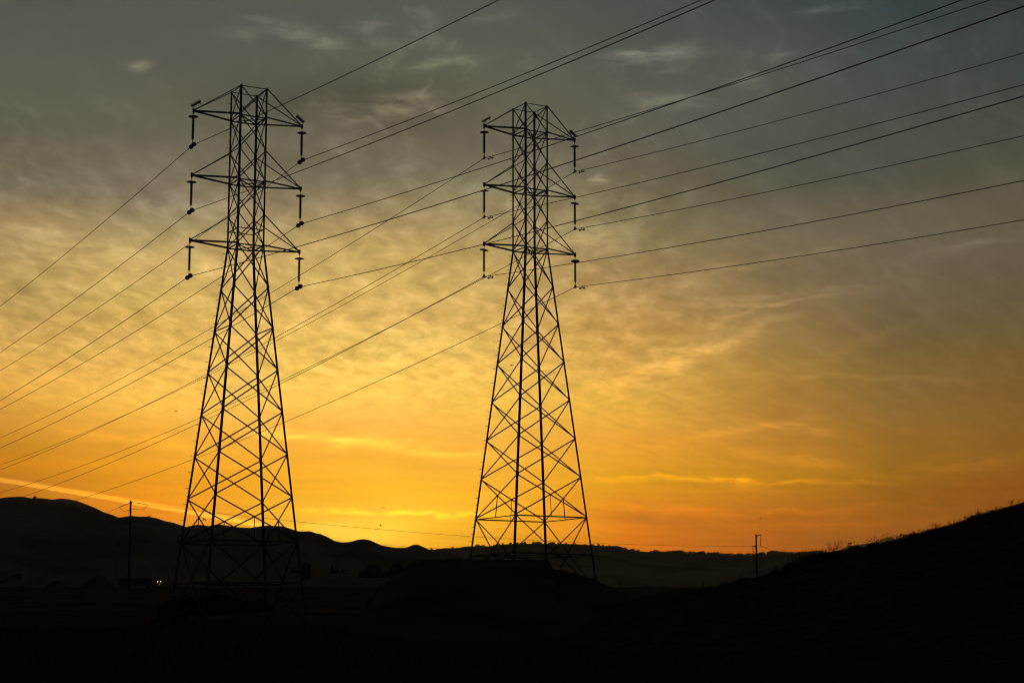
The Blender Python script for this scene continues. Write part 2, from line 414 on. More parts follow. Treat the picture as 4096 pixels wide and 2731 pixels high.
HP = [(-900,2060),(-500,2020),(-200,2003),(0,1992),(38,1987),(88,1985),(126,1991.5),(164,1991),(214,1997),(245,1992.6),(275,1995.6),(306,2001),(344,2015),(383,2030),(421,2049),(451,2057),(478,2069.5),(500,2066),(528,2062),(558,2065),(585,2064.5),(627,2070),(666,2083.6),(692,2087.5),(727,2099),(750,2107.7),(775,2101),(802,2097),(840,2103.6),(877,2095.5),(925,2103.6),(968,2109),(1011,2110),(1048,2103.6),(1075,2101),(1134,2103.6),(1160,2112),(1192,2123),(1215,2124.5),(1245,2123.6),(1264,2131),(1284,2134),(1314,2147),(1345,2164),(1368,2168),(1390,2168),(1414,2164),(1433,2157.6),(1456,2155),(1479,2158),(1502,2168),(1528,2180),(1559,2185.5),(1586,2190),(1628,2189),(1640,2184),(1655,2177),(1674,2177),(1697,2187.5),(1720,2198),(1760,2204),(1808,2210),(1861,2233),(1950,2262),(2100,2310),(2400,2400),(3200,2480)]
ridge('hills', HP, 1500, 560, 420, HILL, 9, 4, (-.50, .16))
RP = [(900,2215),(1400,2215),(1720,2199),(1750,2196.5),(1781,2191),(1827,2193),(1865,2185.5),(1900,2185),(1918,2182),(1954,2185.6),(1998,2178.4),(2065,2174),(2150,2173),(2204,2175),(2248,2174),(2300,2176),(2360,2179),(2400,2183),(2436,2183),(2466,2182),(2490,2190),(2512,2199),(2572,2205),(2620,2207),(2666,2210),(2768,2213),(2874,2217),(2938,2221),(3023,2220),(3057,2215),(3087,2210),(3129,2212),(3193,2214),(3257,2209),(3305,2207),(3352,2200),(3385,2182),(3420,2179),(3467,2172),(3490,2166),(3516,2163),(3535,2151),(3546,2147),(3560,2152),(3575,2158),(3620,2162),(3760,2150),(4100,2160),(4600,2190),(5400,2230)]
ridge('far_hills', RP, 3500, 1400, 900, RIDGE, 22, 5, (-.24, .46))

# near grassy hillside on the right, its crest 120 m away
RH = [(1700,2760),(2000,2620),(2300,2470),(2560,2385),(2700,2357),(2853,2352),(2938,2330),(3023,2312),(3082,2296),(3150,2274),(3214,2250),(3300,2228),(3352,2214),(3429,2198),(3516,2178),(3573,2161),(3638,2146),(3714,2121),(3810,2097),(3905,2066),(4000,2038),(4096,2011),(4300,1955),(4600,1890),(5200,1840),(6500,1800)]
RHD = 120.0
RHP = [((px - CX) / F * RHD, at(px, py, RHD).z) for px, py in RH]
def crest(x): return interp(RHP, x)
def rh_z(x, y):
    top = crest(x * RHD / max(60, RHD + (y - RHD) * .2))
    if y <= RHD: h = smooth(((y - 40) / (RHD - 40)) ** .9 * .5 + .0) * 2 if y > 40 else 0
    else: h = 1 - smooth((y - RHD) / 110)
    z = -2.4 + (top + 2.4) * min(1, h)
    if y < RHD - 1: z += .15 * noise.noise(Vector((x * .2, y * .2, 3)))
    elif abs(y - RHD) <= 1: z += .07 * noise.noise(Vector((x * 1.3, 0, 3))) + .04 * noise.noise(Vector((x * 4.1, 0, 8))) 
    return z
xs = [-5 + .2 * i for i in range(580)]
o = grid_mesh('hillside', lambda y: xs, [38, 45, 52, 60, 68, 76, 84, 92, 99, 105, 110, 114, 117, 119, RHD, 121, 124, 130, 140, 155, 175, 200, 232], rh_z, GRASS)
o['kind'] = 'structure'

# earth berm in front of the right pylon
BP = [(1560,2345),(1600,2290),(1640,2268),(1662,2254),(1692,2243),(1740,2240.5),(1860,2241),(1950,2239.5),(2050,2242),(2120,2241),(2185,2241),(2194,2247),(2203,2277),(2240,2286),(2293,2295),(2342,2310),(2382,2326),(2436,2353),(2520,2400),(2600,2440)]
BD = 138.0
BPP = [((px - CX) / F * BD, at(px, py, BD).z) for px, py in BP]
def berm_z(x, y):
    top = interp(BPP, x)
    if y < BD: h = smooth(1 - (BD - y) / 40)
    elif y < 146: h = 1
    else: h = 1 - smooth((y - 146) / 50)
    b = interp(GZ, y) - .5
    t2 = top if y < 146 else min(top, 4.4)
    z = b + max(0, t2 - b) * h
    if h > .02: z += .10 * noise.noise(Vector((x * .7, y * .7, 5))) + .05 * noise.noise(Vector((x * 2.6, y * 2.6, 7)))
    return z
xs2 = [-9.6 + .14 * i for i in range(145)]
o = grid_mesh('dirt_berm', lambda y: xs2, [96, 100, 104, 108, 112, 116, 119, 122, 125, 128, 131, 133.5, 135.5, 137, 138, 140, 143, 146, 150, 155, 160, 170, 180, 190, 200], berm_z, DIRT)
tag(o, 'long flat-topped earth berm at the foot of the right pylon', 'berm')

# ------------------------------------------------------------------ pylons
A_, W12 = 1.1872, 3.6232
Z = [44.1286,41.6396,38.835,36.2276,33.435,30.8168,27.3223,23.895,20.4637,17.0441,13.6059,10.1816,6.6877,3.4166,.15]
TIP = {1: 4.7704, 3: 4.761, 5: 4.7577}
DZ = -.0288
def hw(z): return A_ if z >= Z[5] else A_ + (W12 - A_) * (Z[5] - z) / (Z[5] - Z[12])
SG = {'A': (-1, -1), 'B': (1, -1), 'C': (-1, 1), 'D': (1, 1)}
def corner(k, z): w = hw(z); return Vector((SG[k][0] * w, SG[k][1] * w, z))
FACES = [('A', 'B', Vector((0, 1, 0))), ('C', 'D', Vector((0, -1, 0))), ('A', 'C', Vector((1, 0, 0))), ('B', 'D', Vector((-1, 0, 0)))]
meshes = {}
def part(key, fn, m=STEEL):
    if key not in meshes: meshes[key] = fn().mesh(key[0], m)
    return meshes[key]
def strut(p, q, inward, w, off=.02):
    d = (q - p).normalized(); s = inward.cross(d).normalized()
    return MB().angle(p + inward * off - s * w / 2, q + inward * off - s * w / 2, s, inward, w, .010)
def pylon(name, label, loc, yaw, extra):
    t = empty(name, loc, label, 'pylon', 'lattice pylons', yaw)
    for k, (sx, sy) in SG.items():
        def leg():
            mb = MB()
            zs = [Z[0] + .05, Z[5], -.6]
            a, b = Vector((-sx, 0, 0)), Vector((0, -sy, 0))
            mb.angle(corner(k, zs[0]), corner(k, zs[1]), a, b, .150, .018)
            mb.angle(corner(k, zs[1]), corner(k, zs[2]), a, b, .168, .020)
            for z in Z[1:14]:            # splice and gusset plates at the panel points
                c = corner(k, z)
                mb.box(c + a * .12 + b * .010, (.17, .014, .20) )
                mb.box(c + b * .12 + a * .010, (.014, .17, .20) )
            return mb
        inst('leg', part(('leg', k), leg), t)
        inst('footing', part(('footing', k), lambda: MB().lathe([(.55, -1.6), (.55, -.35), (.48, -.28)], 14, (corner(k, -.5).x, corner(k, -.5).y, 0)), CONC), t)
    # X bracing, panel by panel and face by face
    for i in range(12):
        for fi, (a, b, inn) in enumerate(FACES):
            for d in (0, 1):
                k0, k1 = (a, b) if d == 0 else (b, a)
                wd = (.090 if i < 5 else .105) if fi < 2 else (.062 if i < 5 else .070)
                inst('diagonal_brace', part(('diagonal_brace', i, fi, d), lambda: strut(corner(k0, Z[i]), corner(k1, Z[i + 1]), inn, wd, .022 + .03 * d)), t)
    for fi, (a, b, inn) in enumerate(FACES):
        for d in (0, 1):
            k0, k1 = (a, b) if d == 0 else (b, a)
            inst('base_brace', part(('base_brace', fi, d), lambda: strut(corner(k0, Z[12]), corner(k1, Z[14]), inn, .09 if fi < 2 else .07, .022 + .03 * d)), t)
    levels = {0: .075, 1: .12, 3: .12, 5: .12, 12: .11}
    for i, w in levels.items():
        for fi, (a, b, inn) in enumerate(FACES):
            ww = w if fi < 2 else w * .7
            inst('horizontal_brace', part(('horizontal_brace', i, fi), lambda: strut(corner(a, Z[i] - .06), corner(b, Z[i] - .06), inn, ww, .06)), t)
        if i in (1, 3, 5):
            for d, (a, b) in enumerate((('A', 'D'), ('B', 'C'))):
                inst('plan_brace', part(('plan_brace', i, d), lambda: strut(corner(a, Z[i] - .02 - .05 * d), corner(b, Z[i] - .02 - .05 * d), Vector((0, 0, -1)), .075, .03)), t)
    # ring at the height of the lowest crossings, hangers, inner diamond
    def mid(a, b, z): return (corner(a, z) + corner(b, z)) / 2
    cz = Z[13]
    for fi, (a, b, inn) in enumerate(FACES):
        for d, k in enumerate((a, b)):
            inst('girt', part(('girt', fi, d), lambda: strut(corner(k, cz), mid(a, b, cz), inn, .075, .09)), t)
        zc = None
        w0, w1 = hw(Z[11]), hw(Z[12]); zc = Z[11] - (Z[11] - Z[12]) * w0 / (w0 + w1)
        def hang():
            p = mid(a, b, zc) + inn * 0.0; q = mid(a, b, Z[12])
            return strut(p, q, inn, .06, .05)
        inst('hanger', part(('hanger', fi), hang), t)
    mids = [mid('A', 'B', cz), mid('B', 'D', cz), mid('D', 'C', cz), mid('C', 'A', cz)]
    for j in range(4):
        inst('plan_brace', part(('plan_brace', 'm', j), lambda: strut(mids[j], mids[(j + 1) % 4], Vector((0, 0, -1)), .075, .05)), t)
    if extra:
        ze = Z[4] - (Z[4] - Z[5]) * .5
        for fi, (a, b, inn) in enumerate(FACES):
            inst('horizontal_brace', strut(corner(a, ze), corner(b, ze), inn, .075, .09).mesh('horizontal_brace', STEEL), t)
        for fi in (2, 3):
            a, b, inn = FACES[fi]
            inst('horizontal_brace', strut(corner(a, Z[7]), corner(b, Z[7]), inn, .075, .09).mesh('horizontal_brace', STEEL), t)
    # cross arms
    for i in (1, 3, 5):
        for s, (n0, n1) in ((-1, ('A', 'C')), (1, ('B', 'D'))):
            tip = Vector((s * TIP[i], 0, Z[i] + DZ))
            def arm():
                mb = MB()
                for k in (n0, n1):
                    c = corner(k, Z[i] - .05)
                    d = (tip - c).normalized(); sd_ = d.cross(Vector((0, 0, 1)))
                    mb.angle(c - sd_ * .05, tip - sd_ * .05, sd_, Vector((0, 0, 1)), .13, .016)
                mb.box(tip + Vector((0, 0, .08)), (.16, .13, .36))
                mb.box(tip + Vector((0, 0, -.13)), (.10, .05, .12))
                return mb
            a = inst('cross_arm', part(('cross_arm', i, s), arm), t)
            for k in (n0, n1):
                inst('tie_bar', part(('tie_bar', i, s, k), lambda: strut(corner(k, Z[i - 1] - .05), tip + Vector((-s * .04, 0, .16)), Vector((0, 0, -1)), .08, 0)), a)
            if i == 1:                   # spiked bird deterrent over the top arm tips
                cc = corner(n0, Z[0]); cc.y = 0
                d = (cc - tip).normalized(); up = Vector((-d.z * (1 if d.x > 0 else -1), 0, abs(d.x)))
                def comb_():
                    mb = MB(); b0 = tip + Vector((s * .16, 0, .40)); b0 = b0
                    sl = d * .92 if s < 0 else d * .85
                    mb.box(b0 + sl / 2, (sl.length, .16, .12), (d, Vector((0, 1, 0)), up))
                    mb.box(b0 + sl * .25 - up * .10, (.04, .06, .18), (d, Vector((0, 1, 0)), up))
                    mb.box(b0 + sl * .85 - up * .10, (.04, .06, .16), (d, Vector((0, 1, 0)), up))
                    for q in range(10):
                        p = b0 + sl * ((q + .3) / 9.6)
                        for yy in (-.07, .07):
                            mb.tube([p + up * .04 + Vector((0, yy, 0)), p + up * .21 + Vector((0, yy * 1.2, 0))], [.036, .006], 4)
                    return mb
                inst('bird_spikes', part(('bird_spikes', s), comb_), a)
    # climbing steps on the far left leg, alternating between its two flanges
    z, j = 43.1, 0
    while z > 3.0:
        c = corner('C', z)
        if j % 2 == 0: p, q = c, c + Vector((-.24, 0, 0)); 
        else: p, q = c, c + Vector((0, .24, 0))
        inst('step_bolt', MB().tube([p, q, q + Vector((0, 0, .03))], .02, 5).mesh('step_bolt', STEEL), t)
        z -= .64; j += 1
    return t
TW = {'l': ((-21.8884, 146.718, .8925), .5051), 'r': ((1.646, 161.3549, 3.7691), .5178)}
pylon('lattice_pylon', 'dark steel lattice pylon on the left, taller in view, with ball-ended clamps', *TW['l'], True)
pylon('lattice_pylon', 'dark steel lattice pylon in the middle, standing behind the flat-topped berm', *TW['r'], False)

# ------------------------------------------------------------------ insulators and conductors
CL = {'L1': (-26.063,144.41,39.66),'R1': (-17.714,149.026,39.581),'L3': (-26.055,144.414,34.165),'R3': (-17.722,149.022,34.128),'L5': (-26.052,144.416,28.764),'R5': (-17.725,149.02,28.769),
 'QL1': (-2.499,158.994,42.456),'QR1': (5.791,163.716,42.429),'QL3': (-2.491,158.998,37.034),'QL5': (-2.488,159.0,31.639),'QR3': (5.783,163.711,37.014),'QR5': (5.78,163.71,31.611)}
AZI = {('l', 0): (-.48772, .87300, 2.5e-4), ('l', 1): (-.51005, .86014, 2.5e-4), ('r', 0): (.48390, -.87512, 2.5e-4), ('r', 1): (.51380, -.85791, 3.0e-4)}
SLL = {'L1': -.0681, 'L3': -.0658, 'L5': -.0669, 'R1': -.0726, 'R3': -.0706, 'R5': -.0688, 'QL1': -.1053, 'QL3': -.1043, 'QR1': -.1077, 'QR3': -.1061, 'QL5': -.1063, 'QR5': -.1049}
SLR = {'L1': -.0919, 'L3': -.0893, 'R1': -.0888, 'L5': -.0890, 'R3': -.0878, 'R5': -.0873, 'QL1': -.0863, 'QL3': -.0930, 'QR1': -.0910, 'QR3': -.0946, 'QL5': -.0990, 'QR5': -.0990}
LEV = {'1': 'top', '3': 'middle', '5': 'lowest'}
SID = {'L': 'left', 'R': 'right'}
DROP = 2.93
def shed_profile():
    pr = [(.02, -.62)]
    n = 26; z0, z1 = -.66, -2.42
    for i in range(n):
        z = z0 + (z1 - z0) * i / (n - 1)
        pr += [(.055, z + .022), (.118, z - .004), (.118, z - .014), (.055, z - .018)]
    return pr + [(.02, -2.45)]
sheds = MB().lathe(shed_profile(), 14).mesh('sheds', GLAZE, False)
rod_me = MB().tube([(0, 0, -.18), (0, 0, -.62)], .022, 8).lathe([(.035, -.50), (.06, -.56), (.06, -.62), (.03, -.66)], 8).mesh('hanger_rod', STEEL)
low_me = MB().tube([(0, 0, -2.43), (0, 0, -2.82)], .02, 8).lathe([(.025, -2.50), (.05, -2.52), (.05, -2.56), (.025, -2.58)], 8).mesh('link_rod', STEEL)
disc_me = MB().lathe([(.03, -.40), (.09, -.42), (.22, -.455), (.37, -.50), (.415, -.535), (.36, -.545), (.12, -.555), (.05, -.58)], 24).mesh('bird_shield', GREYP, True)
def wire_pt(key, side, s):
    line = 1 if key[0] == 'Q' else 0
    ax, ay, b = AZI[(side, line)]
    sl = (SLL if side == 'l' else SLR)[key]
    c = CL[key]
    return Vector((c[0] + ax * s, c[1] + ay * s, c[2] + sl * s + b * s * s))
def ball_me(c, d):
    mb = MB(); n = 14
    u = d.cross(Vector((0, 0, 1))).normalized(); w = d.cross(u)
    prof = [(.03, -.2), (.12, -.165), (.175, -.10), (.195, 0), (.175, .10), (.12, .165), (.03, .2)]
    mb.tube([c + d * z for r, z in prof], [r for r, z in prof], n)
    return mb
for key, c in CL.items():
    q = key[0] == 'Q'; lv = LEV[key[-1]]; sd_ = SID[key[-2]]; pn = 'middle' if q else 'left'
    top = Vector((c[0], c[1], c[2] + DROP))
    yaw = TW['r' if q else 'l'][1]
    extra = ' above dark balls' if not q else ''
    ins = empty('insulator_string', top, f'ribbed insulator hung from the {lv} {sd_} arm of the {pn} pylon{extra}', 'insulator', 'insulator strings on the pylons', yaw)
    inst('sheds', sheds, ins); inst('hanger_rod', rod_me, ins); inst('link_rod', low_me, ins)
    dsc = inst('bird_shield', disc_me, ins)
    if q:
        tilt = {'L1': (0, 0), 'R1': (.0, -.05), 'L3': (.05, -.06), 'R3': (.10, .12), 'L5': (.08, .16), 'R5': (-.12, .05)}[key[1:]]
        dsc.rotation_euler = (tilt[0], tilt[1], 0); dsc.location = (-.5 * tilt[1] * -1, .5 * -tilt[0], 0)
    # clamp: a curved shoe following the wire both ways
    R_inv = Matrix.Rotation(-yaw, 4, 'Z')
    dl = (wire_pt(key, 'l', .5) - Vector(c)).normalized(); dr = (wire_pt(key, 'r', .5) - Vector(c)).normalized()
    dl = R_inv @ dl; dr = R_inv @ dr
    o0 = Vector((0, 0, -DROP))
    mb = MB(); sz = .34
    mb.tube([o0 + dl * sz + Vector((0, 0, .0)), o0 + Vector((0, 0, .03)), o0 + dr * sz], [.035, .075, .035], 8)
    mb.prism(o0 + Vector((0, -.05, .02)) - dl * 0, o0 + Vector((0, .05, .02)), [dr * .17 + Vector((0, 0, -.03)), Vector((.04, 0, .22)), Vector((-.04, 0, .22)), dl * .17 + Vector((0, 0, -.03))])
    for bb in (-.12, -.04, .04, .12):
        mb.tube([o0 + dr * bb + Vector((0, 0, .0)), o0 + dr * bb + Vector((0, 0, -.13))], .016, 5)
    mb.build('clamp', STEEL, ins)
    if not q:
        ball_me(o0 + dl * .36 + Vector((0, 0, -.02)), dl).build('clamp_ball', GREYP, ins, True)
        ball_me(o0 + dr * .36 + Vector((0, 0, .03)), dr).build('clamp_ball', GREYP, ins, True)
    # conductor
    ptsl = [wire_pt(key, 'l', s) for s in [i * 2.5 for i in range(121)]]
    ptsr = [wire_pt(key, 'r', s) for s in [i * 2.0 for i in range(1, 101)]]
    pts = ptsl[::-1] + ptsr
    org = Vector(c)
    w = MB().tube([p - org for p in pts], .027, 6).build('conductor_wire', CABLE, None, True, org)
    tag(w, f'sagging overhead wire clamped under the {lv} {sd_} arm of the {pn} pylon', 'overhead wire', 'overhead wires on the pylons')
    if q:                                # vibration damper: stem and two lobes
        ax, ay, b = AZI[('r', 1)]
        p = wire_pt(key, 'r', 1.15) - org; d = (wire_pt(key, 'r', 1.3) - wire_pt(key, 'r', 1.0)).normalized()
        mb = MB()
        mb.box(p + Vector((0, 0, -.02)), (.10, .07, .10), (d, d.cross(Vector((0, 0, 1))), Vector((0, 0, 1))))
        mb.box(p + Vector((0, 0, -.10)), (.05, .04, .16), (d, d.cross(Vector((0, 0, 1))), Vector((0, 0, 1))))
        k0 = p + Vector((0, 0, -.17))
        for s_ in (-1, 1):
            e = d * s_
            mb.tube([k0 + e * z for z in (0, .14, .20, .28, .36, .42, .44)], [.02, .03, .06, .085, .09, .07, .02], 10)
        mb.build('vibration_damper', STEEL, w, True)

# ------------------------------------------------------------------ wooden pole line behind
def wire_between(p, q, sag, rad, label, name='distribution_wire', group='thin wires on the wooden poles', n=40):
    p, q = Vector(p), Vector(q)
    pts = [p.lerp(q, i / n) - Vector((0, 0, 4 * sag * (i / n) * (1 - i / n))) - p for i in range(n + 1)]
    o = MB().tube(pts, rad, 5).build(name, CABLE, None, True, p)
    return tag(o, label, 'overhead wire', group)
PL, PR = 330.0, 430.0
pt = at(523, 2000, PL); pb = Vector((at(515, 2345, PL).x, PL, ground_z(pt.x, PL) - .5))
pole = empty('utility_pole', (pb.x, pb.y, pb.z), 'tall dark wooden pole left of the pylons with dead-ended wires both sides', 'utility pole')
MB().tube([(0, 0, 0), (pt - pb)], [.22, .15], 10).build('pole_shaft', WOOD, pole, True)
TL = [((516.5, 2011), (476, 2027), (527, 2006), (591, 2017.5)), ((516, 2086), (474, 2101), (527, 2081.5), (585, 2090)), ((513, 2160), (467, 2176), (527, 2156), (585, 2164))]
TRr = [(3042, 2183), (3017, 2229), (3043, 2260)]
LFT = [(-500, 2345), (-500, 2420), (-500, 2490)]
names3 = ['top', 'middle', 'lowest']
strap = MB()
for i, (a, b, c2, d2) in enumerate(TL):
    cz_ = at(a[0], a[1], PL).z
    MB().lathe([(.20, -.15), (.24, -.12), (.24, .12), (.20, .15)], 10, (0, 0, 0)).build('pole_band', STEEL, pole, False, Vector(((pt - pb).x * (cz_ - pb.z) / (pt.z - pb.z), 0, cz_ - pb.z)))
    A0 = at(a[0] + 5, a[1], PL); B0 = at(*b, PL - 3); A1 = at(c2[0] - 4, c2[1], PL); B1 = at(*d2, PL + 2.5)
    for A1_, B1_, sn, side in ((A0, B0, .07, 'left'), (A1, B1, .05, 'right')):
        dd = B1_ - A1_; n = 10
        pts, rr = [], []
        for k in range(n * 4 + 1):
            f_ = .06 + .9 * k / (n * 4); pts.append(dd * f_); rr.append(sn * (1.0 if k % 4 in (1, 2) else .65))
        ti = MB().tube([Vector((0, 0, 0)), dd * .06] + pts + [dd], [.02, .02] + rr + [.03], 8).build('tension_insulator', GLAZE, None, False, A1_)
        tag(ti, f'stretched insulator on the {side} side of the left wooden pole at its {names3[i]} level', 'insulator', 'insulators on the left wooden pole')
    J = [B0, B0 + Vector((.45, 0, -.42)), B0 + Vector((.95, .2, -.80)), at(522, b[1] + 7.5, PL - .4), B1 + Vector((-.9, -.3, -.95)), B1 + Vector((-.35, 0, -.5)), B1]
    jj = []
    for k in range(len(J) - 1):
        for q_ in range(4): jj.append(J[k].lerp(J[k + 1], q_ / 4))
    jj.append(J[-1])
    jo = MB().tube([p - jj[0] for p in jj], .035, 6).build('jumper_loop', CABLE, None, True, jj[0])
    tag(jo, f'drooping jumper loop under the {names3[i]} insulators of the left wooden pole', 'jumper wire', 'jumper loops on the left wooden pole')
    E = at(*TRr[i], PR)
    # sag chosen so the wire passes (1900, 2156) for the top one
    wire_between(B1, E, [2.05, 1.9, 1.9][i], .026, f'thin sagging wire from the left wooden pole to the right one, {names3[i]} of three')
    wire_between(B0, at(*LFT[i], 250), 1.5, .026, f'thin wire running off left from the left wooden pole, {names3[i]} of three')
for s_, x_ in ((-1, 'left'), (1, 'right')):
    p0 = at(521, 2022, PL)
    q0 = at(521 + s_ * 75, 2350, PL + 4 * s_)
    g_ = MB().tube([Vector((0, 0, 0)), q0 - p0], .02, 5).build('guy_wire', CABLE, None, False, p0)
    tag(g_, f'thin guy wire slanting down to the {x_} from the left wooden pole', 'guy wire')
# right wooden pole
pt = at(3024, 2133, PR); pb = Vector((at(3028, 2330, PR).x, PR, interp(GZ, PR) - .5))
pole = empty('utility_pole', (pb.x, pb.y, pb.z), 'wooden pole by the right hillside with curved arms and hanging insulators', 'utility pole')
MB().tube([(0, 0, 0), (pt - pb) * .985, pt - pb], [.24, .17, .05], 10).build('pole_shaft', WOOD, pole, True)
ARM = [((3028, 2146), (3035, 2139), (3044, 2139)), ((3023, 2190), (3018, 2183), (3011, 2186)), ((3029, 2223), (3035, 2216), (3044, 2217))]
for i, (a, b, c2) in enumerate(ARM):
    A0, B0, C0 = (at(*p, PR) for p in (a, b, c2))
    ctrl = [A0, A0.lerp(B0, .5) + Vector((0, 0, .10)), B0 + Vector((0, 0, .05)), B0.lerp(C0, .6) + Vector((0, 0, .05)), C0]
    MB().tube([p - pb for p in ctrl], [.11, .10, .09, .12, .14], 8).build('curved_arm', STEEL, pole, True)
    E = at(*TRr[i], PR)
    ip = [C0, C0.lerp(E, .1)]; rr = [.10, .03]
    for k in range(25):
        ip.append(C0.lerp(E, .12 + .8 * k / 24)); rr.append(.075 if k % 2 else .045)
    ip.append(E); rr.append(.05)
    ti = MB().tube([p - C0 for p in ip], rr, 8).build('suspension_insulator', GLAZE, None, False, C0)
    tag(ti, f'slender insulator hanging from the {names3[i]} curved arm of the right wooden pole', 'insulator', 'insulators on the right wooden pole')
    T = [(3350, 2226), (3350, 2280), (3350, 2310)][i]
    wire_between(E, at(*T, 560), 1.2, .026, f'thin wire running off right from the right wooden pole, {names3[i]} of three')

# ------------------------------------------------------------------ trees
def clump_crown(rad, hgt, n, leaf, seed, flat=.75):
    rnd = random.Random(seed); mb = MB()
    cl = []
    for _ in range(9):
        a = rnd.uniform(0, 6.283); r = rad * rnd.uniform(.1, .62)
        cl.append((Vector((math.cos(a) * r, math.sin(a) * r, hgt * rnd.uniform(.50, .85))), rad * rnd.uniform(.34, .58)))
    for _ in range(n):
        c, cr = rnd.choice(cl)
        d = Vector((rnd.gauss(0, 1), rnd.gauss(0, 1), rnd.gauss(0, 1))).normalized() * cr * rnd.uniform(.45, 1.08)
        d.z *= flat
        p = c + d
        u = Vector((rnd.gauss(0, 1), rnd.gauss(0, 1), rnd.gauss(0, 1))).normalized(); v = u.orthogonal().normalized()
        s = leaf * rnd.uniform(.6, 1.3)
        mb.add([p - u * s, p + v * s * .6, p + u * s, p - v * s * .6], [(0, 1, 2, 3)])
    return mb
def trunk_mb(h, r, seed):
    rnd = random.Random(seed); mb = MB()
    mb.tube([(0, 0, -.4), (0, 0, h * .25), (rnd.uniform(-.2, .2), 0, h * .45)], [r, r * .8, r * .6], 7)
    for a in range(4):
        an = a * 1.6 + rnd.random()
        mb.tube([(0, 0, h * .38), (math.cos(an) * h * .16, math.sin(an) * h * .16, h * .58), (math.cos(an) * h * .26, math.sin(an) * h * .26, h * .72)], [r * .5, r * .3, r * .12], 5)
    return mb
OAK = [(clump_crown(3.6 + i * .3, 6.5, 260, .55, 50 + i, .7).mesh('crown', LEAF), trunk_mb(6.5, .3, i).mesh('trunk', WOOD)) for i in range(4)]
rnd = random.Random(3)
def far_tree(px, hpx, D=3500, prof=RP, label='small round-crowned tree on the far ridge skyline', group='trees along the far ridge', wide=1.0, name='oak_tree'):
    base = at(px, interp(prof, px), D)
    h = hpx * D / F * 2.0
    s = h / 6.5
    t = empty(name, base - Vector((0, 0, .45 * h)), label, 'tree', group, rnd.uniform(0, 6))
    t.scale = (s * wide, s * wide, s)
    cr, tr = rnd.choice(OAK)
    inst('crown', cr, t); inst('trunk', tr, t)
    return t
singles = [(1727, 6, 1.2), (1748, 5, 1), (1811, 7, .8), (1828, 4, 1.6), (1912, 6, 2), (1930, 5, 1.6), (1978, 5, 1.2), (1990, 5, 1.4), (2012, 6, .9), (2044, 7, 1.1), (2070, 7, 1), (2084, 6, 1), (2092, 5, 1), (2101, 8, 1), (2133, 8, .8), (2144, 7, 1.2), (2152, 9, 1.1), (2162, 6, 1), (2196, 6, 1), (2205, 9, 1.1), (2213, 8, 1), (2234, 5, 1), (2262, 5, 1), (2301, 5, .9), (2341, 4, 1), (2371, 6, 1), (2393, 7, 1), (2413, 6, 1), (2436, 4, 1.4), (2500, 6, 1), (2509, 6, 1), (2524, 6, 1.2), (2532, 8, 1), (2552, 7, 1), (2606, 4, 2)]
for px, h, w in singles: far_tree(px, h, wide=w)
px = 2615.0
while px < 3300:
    far_tree(px, rnd.choice([5, 6, 7, 8, 9, 10]) + (2 if 2700 < px < 2760 else 0), wide=rnd.uniform(.9, 1.6))
    px += rnd.uniform(6, 15)
far_tree(137, 7, 1500, HP, 'lone scrubby tree on the crest of the left hill', None, 1.6)
far_tree(595, 4, 1500, HP, 'tiny bush on the hill crest beside the left wooden pole', None, 1.4, 'bush')

# ------------------------------------------------------------------ far yard: mounds, truck, sheds, machines
def mound(px0, px1, ytop, ybase, D, label, seed, skew=0.0, mt=DIRT, name='dirt_mound', cat='mound'):
    a, b = at(px0, ybase, D), at(px1, ybase, D); top = at((px0 + px1) / 2, ytop, D)
    c = (a + b) / 2; w = (b.x - a.x) / 2; h = top.z - a.z
    mb = MB(); n, m = 26, 12
    for j in range(m + 1):
        r = j / m
        for i in range(n):
            an = 2 * math.pi * i / n
            x = math.cos(an) * r * w * 1.08; y = math.sin(an) * r * w * .9
            z = h * (1 - smooth(r) ** 1.15) * (1 + skew * math.cos(an) * r)
            z += h * .10 * noise.noise(Vector((x * 6 / w + seed, y * 6 / w, seed))) * (1 - r * .5)
            mb.v.append((x, y, z - (.6 if j == m else 0)))
    mb.f = [(j * n + i, j * n + (i + 1) % n, (j + 1) * n + (i + 1) % n, (j + 1) * n + i) for j in range(m) for i in range(n)]
    o = mb.build(name, mt, None, True, Vector((c.x, D, a.z)))
    return tag(o, label, cat, 'dark mounds across the yard')
mound(1438, 1548, 2256, 2290, 260, 'rounded dark mound, left of the pair beside the berm', 1)
mound(1545, 1632, 2253, 2289, 262, 'rounded dark mound squeezed between its neighbour and the berm', 2)
mound(163, 286, 2320, 2353, 620, 'low domed mound at far left under the hill', 3)
mound(300, 470, 2303, 2354, 630, 'larger lopsided mound between the low dome and the truck', 4, .5)
mound(60, 110, 2341, 2353, 640, 'tiny heap of earth beside the slanted conveyor', 5)
